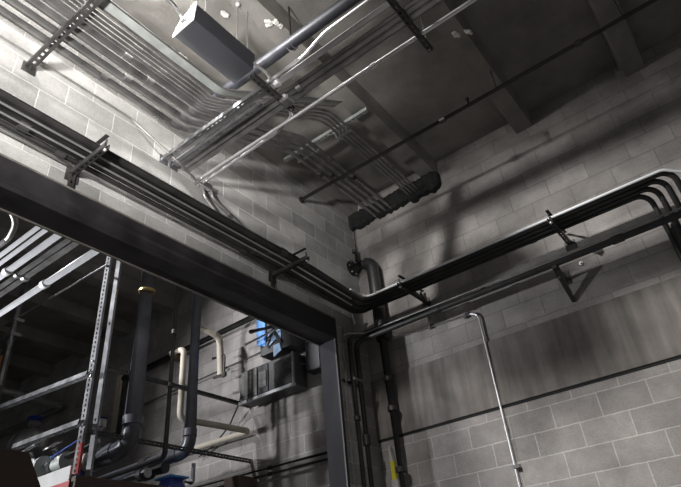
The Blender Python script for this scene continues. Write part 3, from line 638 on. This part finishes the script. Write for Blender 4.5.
# blue and black casing above the heater
bc = thing('blue_casing', 'blue and black boxed unit with crossed straps above the unit heater', 'casing')
MB().box((-1.36, -.34, 4.34), (-.86, -.06, 4.84)).build('core', 'black', bc, .006)
MB().hexa([(-1.40, -.36, 4.50), (-1.25, -.36, 4.44), (-1.25, -.33, 4.44), (-1.40, -.33, 4.50)], [(-1.40, -.36, 4.86), (-1.25, -.36, 4.84), (-1.25, -.33, 4.84), (-1.40, -.33, 4.86)]).build('side_sheet', 'blue', bc)
MB().hexa([(-1.16, -.355, 4.49), (-1.00, -.355, 4.46), (-1.00, -.345, 4.46), (-1.16, -.345, 4.49)], [(-1.04, -.355, 4.80), (-.985, -.355, 4.77), (-.985, -.345, 4.77), (-1.04, -.345, 4.80)]).build('front_sheet', 'paleblue', bc)
MB().hexa([(-1.20, -.36, 4.42), (-1.04, -.36, 4.50), (-1.04, -.345, 4.50), (-1.20, -.345, 4.42)], [(-1.20, -.36, 4.60), (-1.16, -.36, 4.62), (-1.16, -.345, 4.62), (-1.20, -.345, 4.60)]).build('front_sheet', 'paleblue', bc)
MB().hexa([(-1.12, -.36, 4.26), (-1.0, -.36, 4.31), (-1.0, -.345, 4.31), (-1.12, -.345, 4.26)], [(-1.12, -.36, 4.41), (-1.02, -.36, 4.41), (-1.02, -.345, 4.41), (-1.12, -.345, 4.41)]).build('lower_sheet', 'paleblue', bc)
MB().bar((-1.23, -.368, 4.80), (-.99, -.368, 4.40), .035, .012, (0, 1, 0)).build('strap', 'black', bc)
MB().bar((-1.23, -.374, 4.42), (-.99, -.374, 4.80), .035, .012, (0, 1, 0)).build('strap', 'black', bc)
MB().box((-1.28, -.12, 4.84), (-1.24, 0, 4.90)).build('hanger', 'black', bc); MB().box((-.98, -.12, 4.84), (-.94, 0, 4.90)).build('hanger', 'black', bc)
# dark box next to the jamb
db = tag(MB().box((-.80, -.14, 4.02), (-.58, 0, 4.40)).build('junction_box', 'black', bevel=.005), 'dark upright junction box on the back wall next to the steel jamb', 'junction box')
MB().box((-.79, -.147, 4.03), (-.59, -.14, 4.39)).build('cover', 'steel', db)
pipe('pipe', [(-1.35, -.52, 4.62), (-.75, -.52, 4.52), (-.35, -.45, 4.62)], .028, 'black', 'dark hose sagging in front of the blue casing', 'pipe', None, .3)
pipe('pipe', [(-1.5, -.46, 4.515), (-.30, -.46, 4.58)], .016, 'galv_bright', 'bright tube ending behind the steel jamb', 'pipe')
tag(MB().box((-1.95, -.35, 2.84), (-1.72, -.08, 3.02)).build('carton', 'brown', bevel=.004), 'small brown carton low against the back wall', 'carton')
gb = tag(MB().tube(fillet([(-2.28, -.30, 4.62), (-2.05, -.30, 4.60), (-2.05, -.30, 4.32), (-2.25, -.30, 4.34)], .03), .016, 8).build('pipe_bracket', 'dark_pipe'), 'small black bracket hugging the cream elbow', 'bracket')
MB().box((-2.09, -.32, 4.30), (-2.02, -.28, 4.36)).build('foot', 'dark_pipe', gb)

# ------------------------------------------------------------------ light
def pt(name, loc, e, r, col=(1, .985, .965)):
    l = bpy.data.lights.new(name, 'POINT'); l.energy = e; l.shadow_soft_size = r; l.color = col
    o = bpy.data.objects.new(name, l); o.location = loc; C.objects.link(o); return o
def spot(name, loc, at, e, r, ang, blend, col=(1, .985, .965)):
    l = bpy.data.lights.new(name, 'SPOT'); l.energy = e; l.shadow_soft_size = r; l.color = col; l.spot_size = math.radians(ang); l.spot_blend = blend
    o = bpy.data.objects.new(name, l); o.location = loc; o.rotation_euler = (V(at)-V(loc)).to_track_quat('-Z', 'Y').to_euler(); C.objects.link(o); return o
def area(name, loc, at, e, sx, sy, col=(1, .98, .95)):
    l = bpy.data.lights.new(name, 'AREA'); l.shape = 'RECTANGLE'; l.size = sx; l.size_y = sy; l.energy = e; l.color = col
    o = bpy.data.objects.new(name, l); o.location = loc; o.rotation_euler = (V(at)-V(loc)).to_track_quat('-Z', 'Y').to_euler(); C.objects.link(o); return o
def strip(name, loc, at, e, sx, sy, col=(.96, .98, 1)):
    l = bpy.data.lights.new(name, 'AREA'); l.shape = 'RECTANGLE'; l.size = sx; l.size_y = sy; l.energy = e; l.color = col
    o = bpy.data.objects.new(name, l); o.location = loc; C.objects.link(o)
    z = (V(loc)-V(at)).normalized(); x = V((1, 0, 0)); x = (x-z*x.dot(z)).normalized(); y = z.cross(x)
    o.rotation_euler = Matrix((x, y, z)).transposed().to_euler(); return o
spot('added_spot_on_left', (1.9, -5.9, 3.5), (0, -3.2, 5.85), 1020, .15, 66, 1)  # unseen spot added to brighten the upper left wall
pt('bare_lamp_under_joists', (.95, -4.55, 5.72), 50, .05)
spot('lamp_angled_reflector', (.85, -4.35, 5.75), (1.8, 0, 1.7), 1200, .07, 98, 1)
spot('lamp_beyond_opening', (-2.65, -3.0, 5.75), (-1.0, 0, 3.3), 270, .07, 100, .8, (.96, .97, 1))
spot('added_spot_on_conduits', (-3.6, -5.3, 3.4), (-1.9, -3.0, 4.5), 900, .10, 52, .7, (.95, .97, 1))  # unseen spot added for highlights on the conduits beyond the opening
spot('fill_spot_on_pipes', (-3.9, -5.0, 3.7), (-2.2, -1.7, 3.25), 500, .10, 54, .8, (.95, .97, 1))  # unseen fill added to bring up the black pipes and valves
w = bpy.data.worlds.new('world'); bpy.context.scene.world = w; w.use_nodes = True
w.node_tree.nodes['Background'].inputs[0].default_value = (.95, .97, 1, 1); w.node_tree.nodes['Background'].inputs[1].default_value = .11

# ------------------------------------------------------------------ camera
f = 577.57
cd = bpy.data.cameras.new('camera'); cd.sensor_width = 36; cd.sensor_fit = 'HORIZONTAL'; cd.lens = f/681*36; cd.clip_start = .05
cam = bpy.data.objects.new('camera', cd); C.objects.link(cam)
a, b, c = 2.15092833, .599089411, -.103952147
Rm = Matrix.Rotation(b, 3, 'Z') @ Matrix.Rotation(a, 3, 'X') @ Matrix.Rotation(c, 3, 'Z')
cam.matrix_world = Matrix.Translation((3.35243, -5.23, 1.5)) @ Rm.to_4x4()
sc = bpy.context.scene; sc.camera = cam
sc.view_settings.view_transform = 'Standard'; sc.view_settings.look = 'None'; sc.view_settings.gamma = 1; sc.view_settings.use_curve_mapping = False
sc.view_settings.exposure = 0
sc.cycles.max_bounces = 8
